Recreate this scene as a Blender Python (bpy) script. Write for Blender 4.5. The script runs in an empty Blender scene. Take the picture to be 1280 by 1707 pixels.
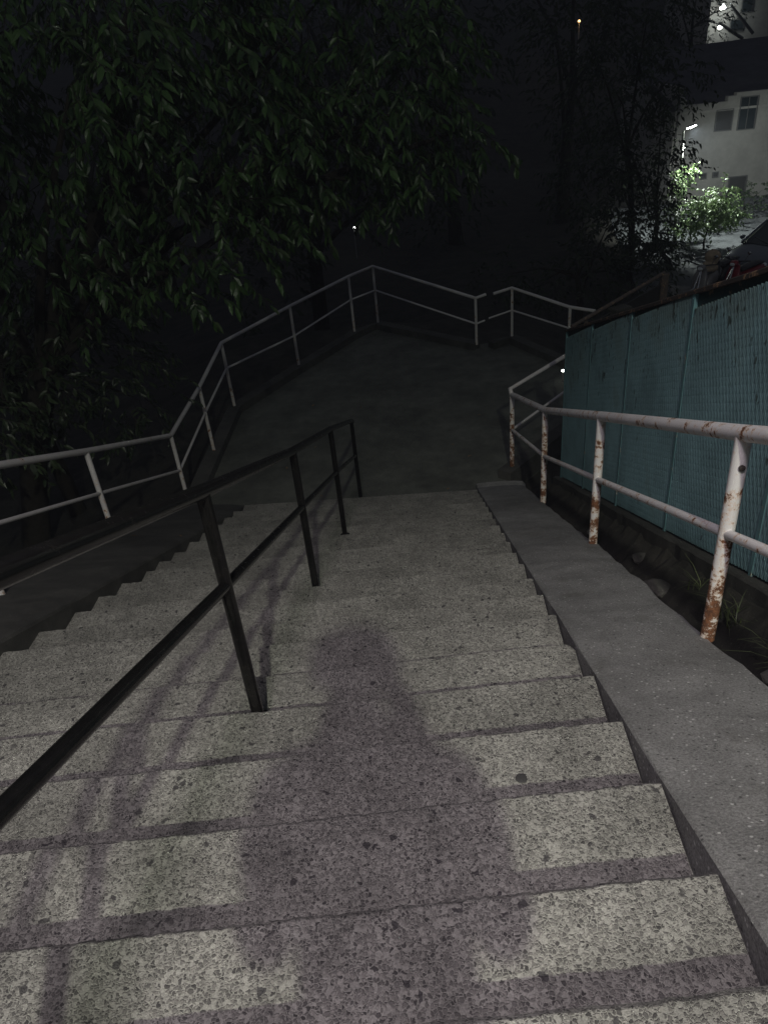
import bpy, bmesh, math, random
import numpy as np
from mathutils import Vector, Matrix, Quaternion

random.seed(7); rng = np.random.default_rng(11)
scene = bpy.context.scene
COL = scene.collection
R = math.radians

# ------------------------------------------------------------------ camera
cam_d = bpy.data.cameras.new('camera'); cam = bpy.data.objects.new('camera', cam_d); COL.objects.link(cam)
cam_d.sensor_fit = 'VERTICAL'; cam_d.sensor_height = 36.0; cam_d.sensor_width = 27.0
cam_d.lens = 36.0 * 1233.0 / 1707.0
cam_d.clip_start = 0.02; cam_d.clip_end = 600
RM = ((0.9957939771551408, -0.06464408415233648, -0.06492686228097307),
      (0.021189231805036346, -0.5269465410961905, 0.8496342502996647),
      (-0.08913681347826631, -0.8474364195683748, -0.5233604334223922))
cam.matrix_world = Matrix([[RM[i][0], -RM[i][1], -RM[i][2], 0.0] for i in range(3)] + [[0, 0, 0, 1]])
scene.camera = cam

# ------------------------------------------------------------------ world, exposure (a moonless town night)
w = bpy.data.worlds.new('World'); scene.world = w; w.use_nodes = True
bg = w.node_tree.nodes['Background']
bg.inputs['Color'].default_value = (0.78, 0.84, 1.0, 1); bg.inputs['Strength'].default_value = 0.049
scene.view_settings.view_transform = 'Standard'; scene.view_settings.look = 'None'
scene.view_settings.exposure = 0.22; scene.view_settings.gamma = 1.0
scene.cycles.max_bounces = 6
LAMP_NEAR, LAMP_NEAR_W = (0.66, -5.0, 4.5), 1480.0
LAMP_FILL, LAMP_FILL_W = (-0.4, -1.3, 4.2), 1020.0
LAMP_FAR_W = 850.0

# ------------------------------------------------------------------ node helpers
def new_mat(name):
    m = bpy.data.materials.new(name); m.use_nodes = True
    nt = m.node_tree
    return m, nt, nt.nodes['Principled BSDF']
def nd(nt, typ, **kw):
    n = nt.nodes.new(typ)
    for k, v in kw.items():
        if k in n.inputs: n.inputs[k].default_value = v
        else: setattr(n, k, v)
    return n
def ramp(nt, fac, stops, interp='LINEAR'):
    n = nt.nodes.new('ShaderNodeValToRGB'); cr = n.color_ramp; cr.interpolation = interp
    while len(cr.elements) < len(stops): cr.elements.new(0.5)
    for e, (p, c) in zip(cr.elements, stops):
        e.position = p; e.color = (c, c, c, 1) if isinstance(c, (int, float)) else (*c, 1)
    nt.links.new(fac, n.inputs[0]); return n.outputs[0]
def mix(nt, fac, a, b, mode='MIX'):
    n = nt.nodes.new('ShaderNodeMix'); n.data_type = 'RGBA'; n.blend_type = mode
    for sock, v in ((n.inputs[0], fac), (n.inputs[6], a), (n.inputs[7], b)):
        if isinstance(v, (int, float)): sock.default_value = v
        elif isinstance(v, tuple): sock.default_value = (*v, 1)
        else: nt.links.new(v, sock)
    return n.outputs[2]
def mth(nt, op, a, b=0.0):
    n = nt.nodes.new('ShaderNodeMath'); n.operation = op
    for s, v in zip(n.inputs, (a, b)):
        if isinstance(v, (int, float)): s.default_value = v
        else: nt.links.new(v, s)
    return n.outputs[0]
def pos(nt): return nt.nodes.new('ShaderNodeNewGeometry').outputs['Position']
def noise(nt, vec, scale, detail=4, rough=0.55):
    n = nd(nt, 'ShaderNodeTexNoise', Scale=scale, Detail=detail, Roughness=rough)
    nt.links.new(vec, n.inputs['Vector']); return n
def voro(nt, vec, scale, feature='F1'):
    n = nd(nt, 'ShaderNodeTexVoronoi', feature=feature, Scale=scale)
    nt.links.new(vec, n.inputs['Vector']); return n
def bump(nt, h, bsdf, dist, strength=1.0):
    n = nd(nt, 'ShaderNodeBump', Strength=strength, Distance=dist)
    nt.links.new(h, n.inputs['Height']); nt.links.new(n.outputs[0], bsdf.inputs['Normal'])
def flatmat(name, col, rough=0.6, metal=0.0, var=0.12, scale=6.0):
    m, nt, b = new_mat(name)
    p = pos(nt); nz = noise(nt, p, scale, 5)
    lo = tuple(c * (1 - var) for c in col); hi = tuple(min(1, c * (1 + var)) for c in col)
    nt.links.new(ramp(nt, nz.outputs[0], [(0.3, lo), (0.7, hi)]), b.inputs['Base Color'])
    b.inputs['Roughness'].default_value = rough; b.inputs['Metallic'].default_value = metal
    return m

def warped(nt, amount=0.006, scale=70):
    p = pos(nt); nz = noise(nt, p, scale, 2)
    sub = nd(nt, 'ShaderNodeVectorMath', operation='SUBTRACT'); sub.inputs[1].default_value = (.5, .5, .5)
    nt.links.new(nz.outputs['Color'], sub.inputs[0])
    sc = nd(nt, 'ShaderNodeVectorMath', operation='SCALE'); sc.inputs['Scale'].default_value = amount * 2
    nt.links.new(sub.outputs[0], sc.inputs[0])
    ad = nd(nt, 'ShaderNodeVectorMath', operation='ADD')
    nt.links.new(p, ad.inputs[0]); nt.links.new(sc.outputs[0], ad.inputs[1])
    return ad.outputs[0]

def aggregate_mat():
    m, nt, b = new_mat('exposed_aggregate')
    v = warped(nt, 0.007, 85); p = pos(nt)
    c1 = voro(nt, v, 112); e1 = voro(nt, v, 112, 'DISTANCE_TO_EDGE')
    sep = nt.nodes.new('ShaderNodeSeparateColor'); nt.links.new(c1.outputs['Color'], sep.inputs[0])
    stone = ramp(nt, sep.outputs[0], [(0.0, (.05, .048, .047)), (0.12, (.085, .082, .078)), (0.5, (.165, .16, .148)), (0.85, (.22, .213, .195)), (1.0, (.34, .33, .30))])
    keep = ramp(nt, sep.outputs[1], [(0.10, 0.0), (0.24, 1.0)])         # some cells are all cement
    msk = mth(nt, 'MULTIPLY', ramp(nt, e1.outputs['Distance'], [(0.05, 0.0), (0.20, 1.0)]), keep)
    fine = noise(nt, p, 240, 4, .7)
    cement = ramp(nt, fine.outputs[0], [(0.3, (.205, .203, .185)), (0.7, (.41, .405, .365))])
    col = mix(nt, msk, cement, stone)
    # a few bigger dark stones
    c2 = voro(nt, v, 42); e2 = voro(nt, v, 42, 'DISTANCE_TO_EDGE')
    sep2 = nt.nodes.new('ShaderNodeSeparateColor'); nt.links.new(c2.outputs['Color'], sep2.inputs[0])
    big = mth(nt, 'MULTIPLY', ramp(nt, sep2.outputs[0], [(0.045, 1.0), (0.05, 0.0)]), ramp(nt, e2.outputs['Distance'], [(0.15, 0.0), (0.22, 1.0)]))
    col = mix(nt, big, col, (.075, .072, .072))
    # grime
    g = noise(nt, p, 2.2, 6, .62); gm = ramp(nt, g.outputs[0], [(0.35, .62), (0.62, 1.0)])
    col = mix(nt, 1.0, col, gm, 'MULTIPLY')
    g2 = noise(nt, p, 9, 4, .6); col = mix(nt, 1.0, col, ramp(nt, g2.outputs[0], [(0.3, .82), (0.6, 1.04)]), 'MULTIPLY')
    nt.links.new(col, b.inputs['Base Color']); b.inputs['Roughness'].default_value = 0.75
    h = mth(nt, 'ADD', mth(nt, 'MULTIPLY', msk, .8), mth(nt, 'MULTIPLY', fine.outputs[0], .7))
    bump(nt, h, b, 0.004, 0.9)
    return m
def concrete_mat(name, lo, hi, speck=0.6, rough=.85, grime=.6, bumpd=.003, crack=False):
    m, nt, b = new_mat(name); p = pos(nt)
    a = noise(nt, p, 5, 8, .65); f = noise(nt, p, 130, 5, .75)
    col = ramp(nt, a.outputs[0], [(0.3, lo), (0.7, hi)])
    col = mix(nt, 1.0, col, ramp(nt, f.outputs[0], [(0.3, 1 - speck * .55), (0.7, 1 + speck * .45)]), 'MULTIPLY')
    v = voro(nt, p, 75); s = nt.nodes.new('ShaderNodeSeparateColor'); nt.links.new(v.outputs['Color'], s.inputs[0])
    spot = mth(nt, 'MULTIPLY', ramp(nt, s.outputs[0], [(0.07, 1.0), (0.075, 0.0)]), ramp(nt, v.outputs['Distance'], [(0.25, 1.0), (0.4, 0.0)]))
    col = mix(nt, mth(nt, 'MULTIPLY', spot, speck), col, tuple(min(.6, c * 1.9) for c in hi))
    spot2 = mth(nt, 'MULTIPLY', ramp(nt, s.outputs[1], [(0.07, 1.0), (0.075, 0.0)]), ramp(nt, v.outputs['Distance'], [(0.25, 1.0), (0.4, 0.0)]))
    col = mix(nt, mth(nt, 'MULTIPLY', spot2, speck), col, tuple(c * .4 for c in lo))
    g = noise(nt, p, 1.4, 6, .65); col = mix(nt, 1.0, col, ramp(nt, g.outputs[0], [(0.35, grime), (0.62, 1.0)]), 'MULTIPLY')
    if crack:
        wv = warped(nt, .09, 3.5); ce = voro(nt, wv, .95, 'DISTANCE_TO_EDGE')
        col = mix(nt, ramp(nt, ce.outputs['Distance'], [(.001, .28), (.004, 0.0)]), col, (.05, .05, .045))
        st = noise(nt, p, 3.3, 5, .7); col = mix(nt, ramp(nt, st.outputs[0], [(.56, 0.0), (.72, .55)]), col, (.10, .098, .085))
    nt.links.new(col, b.inputs['Base Color']); b.inputs['Roughness'].default_value = rough
    bump(nt, f.outputs[0], b, bumpd, 1.0)
    return m
def rusty_paint(name, paint, amount, rustcol=((.045, .020, .012), (.16, .068, .032)), rough=.45):
    m, nt, b = new_mat(name); p = pos(nt)
    n1 = noise(nt, p, 13, 8, .72); n2 = noise(nt, p, 55, 5, .7); n3 = noise(nt, p, 3.5, 3)
    at = nd(nt, 'ShaderNodeAttribute', attribute_name='wear')
    s = mth(nt, 'ADD', mth(nt, 'ADD', mth(nt, 'MULTIPLY', n1.outputs[0], .75), mth(nt, 'MULTIPLY', n2.outputs[0], .25)), mth(nt, 'MULTIPLY', at.outputs['Fac'], .13))
    msk = ramp(nt, s, [(0.72 - amount, 0.0), (0.745 - amount, 1.0)])
    halo = ramp(nt, s, [(0.665 - amount, 0.0), (0.73 - amount, 1.0)])
    rust = ramp(nt, n2.outputs[0], [(0.32, rustcol[0]), (0.52, rustcol[1]), (0.72, tuple(c * 1.9 for c in rustcol[1]))])
    base = mix(nt, 1.0, paint, ramp(nt, n3.outputs[0], [(0.3, .86), (0.7, 1.03)]), 'MULTIPLY')
    stain = mix(nt, mth(nt, 'MULTIPLY', halo, .6), base, (.62, .38, .20))
    nt.links.new(mix(nt, msk, stain, rust), b.inputs['Base Color'])
    nt.links.new(ramp(nt, msk, [(0, rough), (1, .9)]), b.inputs['Roughness'])
    bump(nt, mth(nt, 'ADD', mth(nt, 'MULTIPLY', msk, -.4), mth(nt, 'MULTIPLY', n2.outputs[0], .3)), b, .003, .8)
    return m
def leaf_mat(name, lo, hi, rough=.42):
    m, nt, b = new_mat(name)
    g = nt.nodes.new('ShaderNodeNewGeometry'); oi = nt.nodes.new('ShaderNodeObjectInfo')
    r = mth(nt, 'FRACT', mth(nt, 'ADD', g.outputs['Random Per Island'], oi.outputs['Random']))
    c = ramp(nt, r, [(0.0, lo), (0.8, hi), (1.0, tuple(x * 1.5 for x in hi))])
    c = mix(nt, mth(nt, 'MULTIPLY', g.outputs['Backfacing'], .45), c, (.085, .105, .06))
    nt.links.new(c, b.inputs['Base Color']); b.inputs['Roughness'].default_value = rough
    tr = nt.nodes.new('ShaderNodeBsdfTranslucent'); nt.links.new(c, tr.inputs[0])
    ms = nt.nodes.new('ShaderNodeMixShader'); ms.inputs[0].default_value = .25
    nt.links.new(b.outputs[0], ms.inputs[1]); nt.links.new(tr.outputs[0], ms.inputs[2])
    nt.links.new(ms.outputs[0], nt.nodes['Material Output'].inputs[0])
    return m
def glow_mat(name, col, strength):
    m, nt, b = new_mat(name)
    b.inputs['Base Color'].default_value = (.8, .8, .8, 1)
    b.inputs['Emission Color'].default_value = (*col, 1); b.inputs['Emission Strength'].default_value = strength
    return m

M = {}
M['agg'] = aggregate_mat()
M['kerb'] = concrete_mat('weathered_concrete', (.205, .204, .198), (.30, .30, .29), 1.1, grime=.62, bumpd=.006, crack=True)
M['mortar'] = concrete_mat('smooth_mortar', (.13, .13, .135), (.17, .17, .17), .15, bumpd=.001)
M['dark'] = concrete_mat('dark_damp_concrete', (.045, .045, .042), (.085, .083, .075), .6, grime=.5)
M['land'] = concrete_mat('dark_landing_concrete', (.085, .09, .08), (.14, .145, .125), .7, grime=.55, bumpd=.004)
M['soil'] = concrete_mat('dark_soil', (.022, .021, .018), (.06, .055, .045), .8, rough=1, grime=.5, bumpd=.02)
M['stone'] = concrete_mat('mossy_stone', (.05, .052, .045), (.13, .125, .11), .5, bumpd=.006)
M['street'] = concrete_mat('street_concrete', (.10, .11, .12), (.15, .16, .17), .4)
M['white_rusty'] = rusty_paint('peeling_white_paint', (.80, .78, .77), .135)
M['white_old'] = rusty_paint('greyed_white_paint', (.60, .58, .58), .085)
M['teal'] = rusty_paint('old_teal_paint', (.13, .27, .29), .09, ((.012, .02, .016), (.03, .04, .03)), .55)
def teal_mat():
    m, nt, b = new_mat('old_teal_mesh_paint'); p = pos(nt)
    mp = nd(nt, 'ShaderNodeMapping'); mp.inputs['Scale'].default_value = (1, 1, .28); nt.links.new(p, mp.inputs['Vector'])
    n1 = noise(nt, mp.outputs[0], 21, 3, .6); n2 = noise(nt, p, 2.3, 5, .6); n3 = noise(nt, p, 70, 3, .6)
    at = nd(nt, 'ShaderNodeAttribute', attribute_name='wear')
    sc = mth(nt, 'ADD', n1.outputs[0], mth(nt, 'MULTIPLY', at.outputs['Fac'], .11))
    msk = ramp(nt, sc, [(.68, 0.0), (.72, .85)])
    base = mix(nt, 1.0, (.135, .238, .258), ramp(nt, n2.outputs[0], [(.3, .66), (.65, 1.06)]), 'MULTIPLY')
    base = mix(nt, 1.0, base, ramp(nt, n3.outputs[0], [(.3, .85), (.7, 1.1)]), 'MULTIPLY')
    mud = ramp(nt, mth(nt, 'ADD', n2.outputs[0], mth(nt, 'MULTIPLY', at.outputs['Fac'], .25)), [(.62, 0.0), (.80, .55)])
    base = mix(nt, mud, base, (.06, .075, .06))
    nt.links.new(mix(nt, msk, base, (.018, .026, .022)), b.inputs['Base Color']); b.inputs['Roughness'].default_value = .55
    return m
M['teal_mesh'] = teal_mat()
M['teal_seam'] = rusty_paint('chipped_teal_paint', (.12, .245, .265), .085, ((.22, .28, .28), (.36, .42, .42)), .55)
M['teal_back'] = rusty_paint('shaded_teal_sheet', (.014, .040, .046), .10, ((.010, .016, .012), (.02, .028, .02)), .6)  # shade put into the colour: teal darkened so the mesh holes stand out
M['brown_iron'] = rusty_paint('rusty_brown_iron', (.035, .027, .024), .12, ((.014, .010, .008), (.03, .02, .015)), .8)
def steel_mat():
    m, nt, b = new_mat('dark_steel'); p = pos(nt)
    n1 = noise(nt, p, 26, 6, .7); n2 = noise(nt, p, 160, 4, .7)
    nt.links.new(ramp(nt, n1.outputs[0], [(.35, (.030, .029, .030)), (.62, (.042, .040, .040)), (.8, (.075, .066, .058))]), b.inputs['Base Color'])
    nt.links.new(ramp(nt, n1.outputs[0], [(.3, .16), (.6, .24), (.8, .45)]), b.inputs['Roughness']); b.inputs['Metallic'].default_value = .75
    bump(nt, mth(nt, 'ADD', n1.outputs[0], mth(nt, 'MULTIPLY', n2.outputs[0], .4)), b, .0006, .3)
    return m
M['steel'] = steel_mat()
M['pale_rust'] = rusty_paint('faded_brown_iron', (.12, .095, .085), .12, ((.03, .02, .015), (.07, .045, .03)), .8)
M['bark'] = flatmat('bark', (.022, .019, .015), .95, 0, .4, 12)
M['leaf'] = leaf_mat('drooping_leaf', (.013, .034, .010), (.046, .094, .026))
M['leaf_dark'] = leaf_mat('dark_leaf', (.014, .026, .012), (.035, .055, .022))
M['leaf_far'] = leaf_mat('distant_leaf', (.012, .018, .012), (.03, .042, .022), .7)
M['leaf_lit'] = leaf_mat('lamplit_leaf', (.14, .23, .09), (.24, .34, .15))  # lamp light put into the colour: greens raised for the plants under the lamp
M['litter'] = leaf_mat('dry_leaf', (.10, .06, .03), (.22, .15, .08), .8)
M['grass'] = leaf_mat('grass_blade', (.05, .07, .025), (.12, .14, .06))
M['plaster'] = concrete_mat('pale_plaster', (.26, .255, .24), (.31, .30, .285), .12, grime=.8)
M['plaster2'] = concrete_mat('grey_plaster', (.28, .27, .26), (.36, .35, .33), .12, grime=.8)
M['roof'] = concrete_mat('dark_roof_sheet', (.05, .05, .06), (.075, .075, .09), .2)
M['glass'] = flatmat('dark_window_glass', (.025, .032, .036), .15, 0, .2, 2)
M['shutter'] = flatmat('dark_shutter', (.035, .034, .034), .6)
M['frame'] = flatmat('window_frame_grey', (.10, .10, .10), .6)
M['lamp_pole'] = flatmat('pale_galvanised_steel', (.45, .46, .44), .5, .2, .1)
M['lamp_case'] = flatmat('grey_lamp_case', (.3, .3, .3), .5, .3)
M['far_glow'] = glow_mat('street_lamp_lens', (.95, 1, .92), 60)
M['near_glow'] = glow_mat('near_lamp_lens', (1, .98, .82), 60)
M['fill_glow'] = glow_mat('fill_lamp_lens', (1, .80, .88), 20)
M['dot_glow'] = glow_mat('far_lamp_lens', (.95, 1, .93), 12)
M['orange_glow'] = glow_mat('orange_lamp_lens', (1, .55, .2), 2.0)
M['tyre'] = flatmat('tyre_rubber', (.02, .02, .02), .85)
M['chrome'] = flatmat('chrome', (.6, .6, .6), .15, 1.0)
M['car_paint'] = flatmat('silver_blue_paint', (.12, .135, .165), .3, .3, .04)
M['red_paint'] = flatmat('red_scooter_plastic', (.24, .012, .022), .3, 0, .1)
M['grey_paint'] = flatmat('grey_scooter_plastic', (.22, .21, .22), .35, .1, .1)
M['black_plastic'] = flatmat('black_plastic', (.018, .018, .02), .5)
M['tan'] = flatmat('tan_cloth', (.38, .30, .22), .9, 0, .2, 10)
M['head_lens'] = flatmat('clear_lens', (.7, .72, .75), .1)
M['skin'] = flatmat('skin', (.42, .26, .19), .55, 0, .06)
M['jacket'] = flatmat('dark_jacket_cloth', (.03, .03, .04), .9, 0, .2, 20)
M['trouser'] = flatmat('trouser_cloth', (.04, .045, .06), .9, 0, .2, 20)
M['hair'] = flatmat('dark_hair', (.012, .01, .009), .5, 0, .3, 60)
M['gum'] = flatmat('flattened_gum', (.035, .034, .034), .7)

# ------------------------------------------------------------------ object helpers
def tag(o, label=None, cat=None, group=None, kind=None):
    if label: o['label'] = label
    if cat: o['category'] = cat
    if group: o['group'] = group
    if kind: o['kind'] = kind
    return o
def empty(name, loc=(0, 0, 0), rz=0.0):
    o = bpy.data.objects.new(name, None); o.location = loc; o.rotation_euler = (0, 0, rz)
    o.empty_display_size = .1; COL.objects.link(o); return o
def thing(name, label, cat, loc=(0, 0, 0), rz=0.0, group=None):
    return tag(empty(name, loc, rz), label, cat, group)
def origin(o):
    v = Vector((0, 0, 0))
    while o is not None: v += Vector(o.location); o = o.parent
    return v
def mesh(name, verts, faces, mat, parent=None, smooth=False, local=False, wear=None, kind=None):
    """verts in world coordinates unless local; parents carry translation only (or are local builders)."""
    me = bpy.data.meshes.new(name)
    V = np.asarray(verts, dtype=float).reshape(-1, 3)
    if parent is not None and not local: V = V - np.array(origin(parent))
    me.from_pydata(V.tolist(), [], faces); me.update()
    if smooth:
        me.polygons.foreach_set('use_smooth', [len(p.vertices) < 5 for p in me.polygons])
    if wear is not None:
        a = me.attributes.new('wear', 'FLOAT', 'POINT'); a.data.foreach_set('value', np.asarray(wear, dtype=np.float32))
    for mm in (mat if isinstance(mat, (list, tuple)) else [mat]): me.materials.append(mm)
    o = bpy.data.objects.new(name, me); COL.objects.link(o)
    if parent is not None: o.parent = parent
    if kind: o['kind'] = kind
    return o
class MB:
    def __init__(s): s.v = []; s.f = []
    def add(s, v, f):
        n = len(s.v); s.v += [tuple(map(float, p)) for p in v]; s.f += [tuple(i + n for i in q) for q in f]
    def box(s, c, d, rz=0.0, rx=0.0):
        m = Matrix.Rotation(rz, 3, 'Z') @ Matrix.Rotation(rx, 3, 'X')
        vs = [Vector(c) + m @ Vector((d[0] * x / 2, d[1] * y / 2, d[2] * z / 2)) for x in (-1, 1) for y in (-1, 1) for z in (-1, 1)]
        s.add(vs, [(0, 1, 3, 2), (4, 6, 7, 5), (0, 4, 5, 1), (2, 3, 7, 6), (0, 2, 6, 4), (1, 5, 7, 3)])
    def bevbox(s, c, d, b=.01, rz=0.0):
        bm = bmesh.new(); bmesh.ops.create_cube(bm, size=1)
        for v in bm.verts: v.co = Vector((v.co.x * d[0], v.co.y * d[1], v.co.z * d[2]))
        bmesh.ops.bevel(bm, geom=bm.edges[:], offset=b, segments=2, affect='EDGES', profile=.5)
        m = Matrix.Rotation(rz, 3, 'Z'); bm.verts.index_update()
        s.add([Vector(c) + m @ v.co for v in bm.verts], [tuple(v.index for v in f.verts) for f in bm.faces]); bm.free()
    def tube(s, path, rad, seg=12, cap=True, flat=1.0):
        P = [Vector(p) for p in path]; n = len(P)
        rad = rad if isinstance(rad, (list, tuple)) else [rad] * n
        T = []
        for i in range(n):
            a = (P[i] - P[i - 1]).normalized() if i else None; b = (P[i + 1] - P[i]).normalized() if i < n - 1 else None
            t = (a + b) if a is not None and b is not None else (a if a is not None else b); T.append((t.normalized(), a, b))
        up = Vector((0, 0, 1)) if abs(T[0][0].z) < .9 else Vector((1, 0, 0))
        x = T[0][0].cross(up).normalized(); vs = []
        for i in range(n):
            t = T[i][0]; x = (x - t * x.dot(t)).normalized(); y = t.cross(x)
            k = 1.0
            for j in range(seg):
                a = 2 * math.pi * j / seg
                vs.append(P[i] + (x * math.cos(a) + y * math.sin(a) * flat) * rad[i])
        fs = [(i * seg + j, i * seg + (j + 1) % seg, (i + 1) * seg + (j + 1) % seg, (i + 1) * seg + j) for i in range(n - 1) for j in range(seg)]
        if cap:      # caps get vertices of their own so that they do not bend the shading of the tube
            q = n * seg; vs += vs[:seg] + vs[(n - 1) * seg:n * seg]
            fs += [tuple(q + j for j in range(seg - 1, -1, -1)), tuple(q + seg + j for j in range(seg))]
        s.add(vs, fs)
    def lathe(s, prof, c=(0, 0, 0), seg=20, axis='Z'):
        vs = []
        for r, h in prof:
            for j in range(seg):
                a = 2 * math.pi * j / seg; q = (r * math.cos(a), r * math.sin(a), h)
                if axis == 'Y': q = (q[0], q[2], q[1])
                if axis == 'X': q = (q[2], q[0], q[1])
                vs.append((c[0] + q[0], c[1] + q[1], c[2] + q[2]))
        n = len(prof); fs = [(i * seg + j, i * seg + (j + 1) % seg, (i + 1) * seg + (j + 1) % seg, (i + 1) * seg + j) for i in range(n - 1) for j in range(seg)]
        fs += [tuple(range(seg - 1, -1, -1)), tuple((n - 1) * seg + j for j in range(seg))]
        s.add(vs, fs)
    def blob(s, c, d, sub=2, jit=.12):
        bm = bmesh.new(); bmesh.ops.create_icosphere(bm, subdivisions=sub, radius=1)
        o = rng.uniform(0, 50, 3)
        bm.verts.index_update(); vs = []
        for v in bm.verts:
            q = v.co.copy(); k = 1 + jit * (math.sin(q.x * 3 + o[0]) + math.sin(q.y * 4 + o[1]) + math.sin(q.z * 3.5 + o[2]))
            vs.append((c[0] + q.x * d[0] * k, c[1] + q.y * d[1] * k, c[2] + q.z * d[2] * k))
        s.add(vs, [tuple(v.index for v in f.verts) for f in bm.faces]); bm.free()
    def build(s, name, mat, parent=None, **kw): return mesh(name, s.v, s.f, mat, parent, **kw)
def prism(poly, z0, z1):
    n = len(poly); v = [(x, y, z0) for x, y in poly] + [(x, y, z1) for x, y in poly]
    f = [tuple(range(n - 1, -1, -1)), tuple(range(n, 2 * n))] + [(i, (i + 1) % n, n + (i + 1) % n, n + i) for i in range(n)]
    return v, f
def slope(y): return -1.2 - 0.4404 * y           # the line the step edges follow
ZL = -5.03                                       # lower landing
ZT = -1.512                                      # upper landing

# ------------------------------------------------------------------ ground
def smooth(a, b, t):
    t = min(1, max(0, (t - a) / (b - a))); return t * t * (3 - 2 * t)
def ground_z(x, y):
    if y < .7: z = ZT - .25
    elif y < 8.4: z = slope(y) - .62
    elif y < 16.4: z = ZL - .22
    else: z = ZL - .22 - 1.2 * smooth(16.4, 20, y)
    s = smooth(1.75, 5.5, x) * smooth(-2, 8, y)
    z = z * (1 - s) + min(z, -6.45) * s
    l = smooth(-3.3, -9, x) if x > -9 else 1
    l = smooth(0, 1, (-x - 3.3) / 6)
    z -= l * .9
    if y > 48: z += (y - 48) * .32 if y < 130 else 26
    if y < -20: z += (-20 - y) * .02
    return z
xs = np.unique(np.concatenate([np.linspace(-260, -20, 25), np.linspace(-20, 30, 101), np.linspace(30, 260, 24)]))
ys = np.unique(np.concatenate([np.linspace(-260, -20, 20), np.linspace(-20, 30, 126), np.linspace(30, 60, 31), np.linspace(60, 320, 27)]))
V = [(x, y, ground_z(x, y) + (random.uniform(-.05, .05) if (y > 17 or abs(x) > 5) else 0) - (.0 if y < 60 else 0)) for y in ys for x in xs]
nx = len(xs); F = [(j * nx + i, j * nx + i + 1, (j + 1) * nx + i + 1, (j + 1) * nx + i) for j in range(len(ys) - 1) for i in range(nx - 1)]
mesh('ground', V, F, M['soil'], smooth=True, kind='structure')
v, f = prism([(4.6, 15.5), (16.5, 15.5), (22, 33.6), (8.2, 33.6), (6.2, 21)], -6.60, -6.40)
mesh('street', v, f, M['street'], kind='structure')

v, f = prism([(6.2, 18.2), (8.3, 18.0), (8.75, 20.0), (7.0, 21.0)], -6.45, -6.14)
mesh('pavement', v, f, M['kerb'], kind='structure')

# ------------------------------------------------------------------ staircase
NOSE = [0.72, 1.031, 1.41, 1.795, 2.184, 2.561, 2.977, 3.365, 3.726, 4.12] + [4.12 + .3805 * i for i in range(1, 12)]
XR, XL = 0.598, -2.47
def skew(k): return -.081 if k < 15 else -.081 + (k - 14) * .013
core = MB()
v, f = [], []
for y, z in ((.3, slope(.3) - .30), (8.36, slope(8.36) - .36)):
    for x in (XL - .3, 1.0):
        v += [(x, y, z), (x, y, z - .5)]
f = [(0, 4, 6, 2), (1, 3, 7, 5), (0, 1, 5, 4), (2, 6, 7, 3), (0, 2, 3, 1), (4, 5, 7, 6)]
stairs = mesh('staircase', v, f, M['mortar'], kind='structure')
def slab(k, name, parent, mat):
    zt = slope(NOSE[k] if k else .712) if k else ZT
    zt += random.uniform(-.002, .002) if k else 0
    front_r = NOSE[k]; back_r = NOSE[k - 1] - .06 if k else -2.6
    x1 = XR - (.003 if k else -0.3); x0 = XL + random.uniform(-.05, .05)
    if k == 0: x0, x1 = -3.2, 1.2
    n = 150; th = .163; sk = skew(k)
    vs, fs = [], []
    ph = rng.uniform(0, 9, 4)
    for i in range(n + 1):
        t = i / n; x = x0 + (x1 - x0) * t; dy = sk * (XR - x) * -1 * -1
        dy = sk * (XR - x)
        j = .0015 * math.sin(x * 4 + ph[0]) + .0012 * math.sin(x * 23 + ph[1]) + random.uniform(-.003, .003)
        e = 0
        if k:
            d = min(x1 - x, 1) ; r = .045 if k == 5 else .003
            if d < r: e = r - math.sqrt(max(0, r * r - (r - d) ** 2))
        yf = front_r + dy + j - e; yb = back_r + dy
        dz = .0015 * math.sin(x * 5 + ph[2]) + random.uniform(-.001, .001)
        vs += [(x, yb, zt - th), (x, yb, zt), (x, yf - .016, zt + dz), (x, yf - .0125, zt - .0015 + dz), (x, yf, zt - .014), (x, yf - .004, zt - th)]
    m = 6
    for i in range(n):
        for q in range(m):
            a = i * m + q; b_ = i * m + (q + 1) % m
            fs.append((a, b_, b_ + m, a + m))
    fs += [tuple(range(m)), tuple(n * m + q for q in range(m - 1, -1, -1))]
    return mesh(name, vs, fs, mat, parent)
for k in range(1, len(NOSE)): slab(k, 'step', stairs, M['agg'])
up = slab(0, 'upper_landing', None, M['agg']); up['kind'] = 'structure'
v, f = prism([(-9, -14), (9, -14), (9, -2.58), (-9, -2.58)], ZT - .3, ZT); mesh('upper_path', v, f, M['land'], kind='structure')

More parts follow.
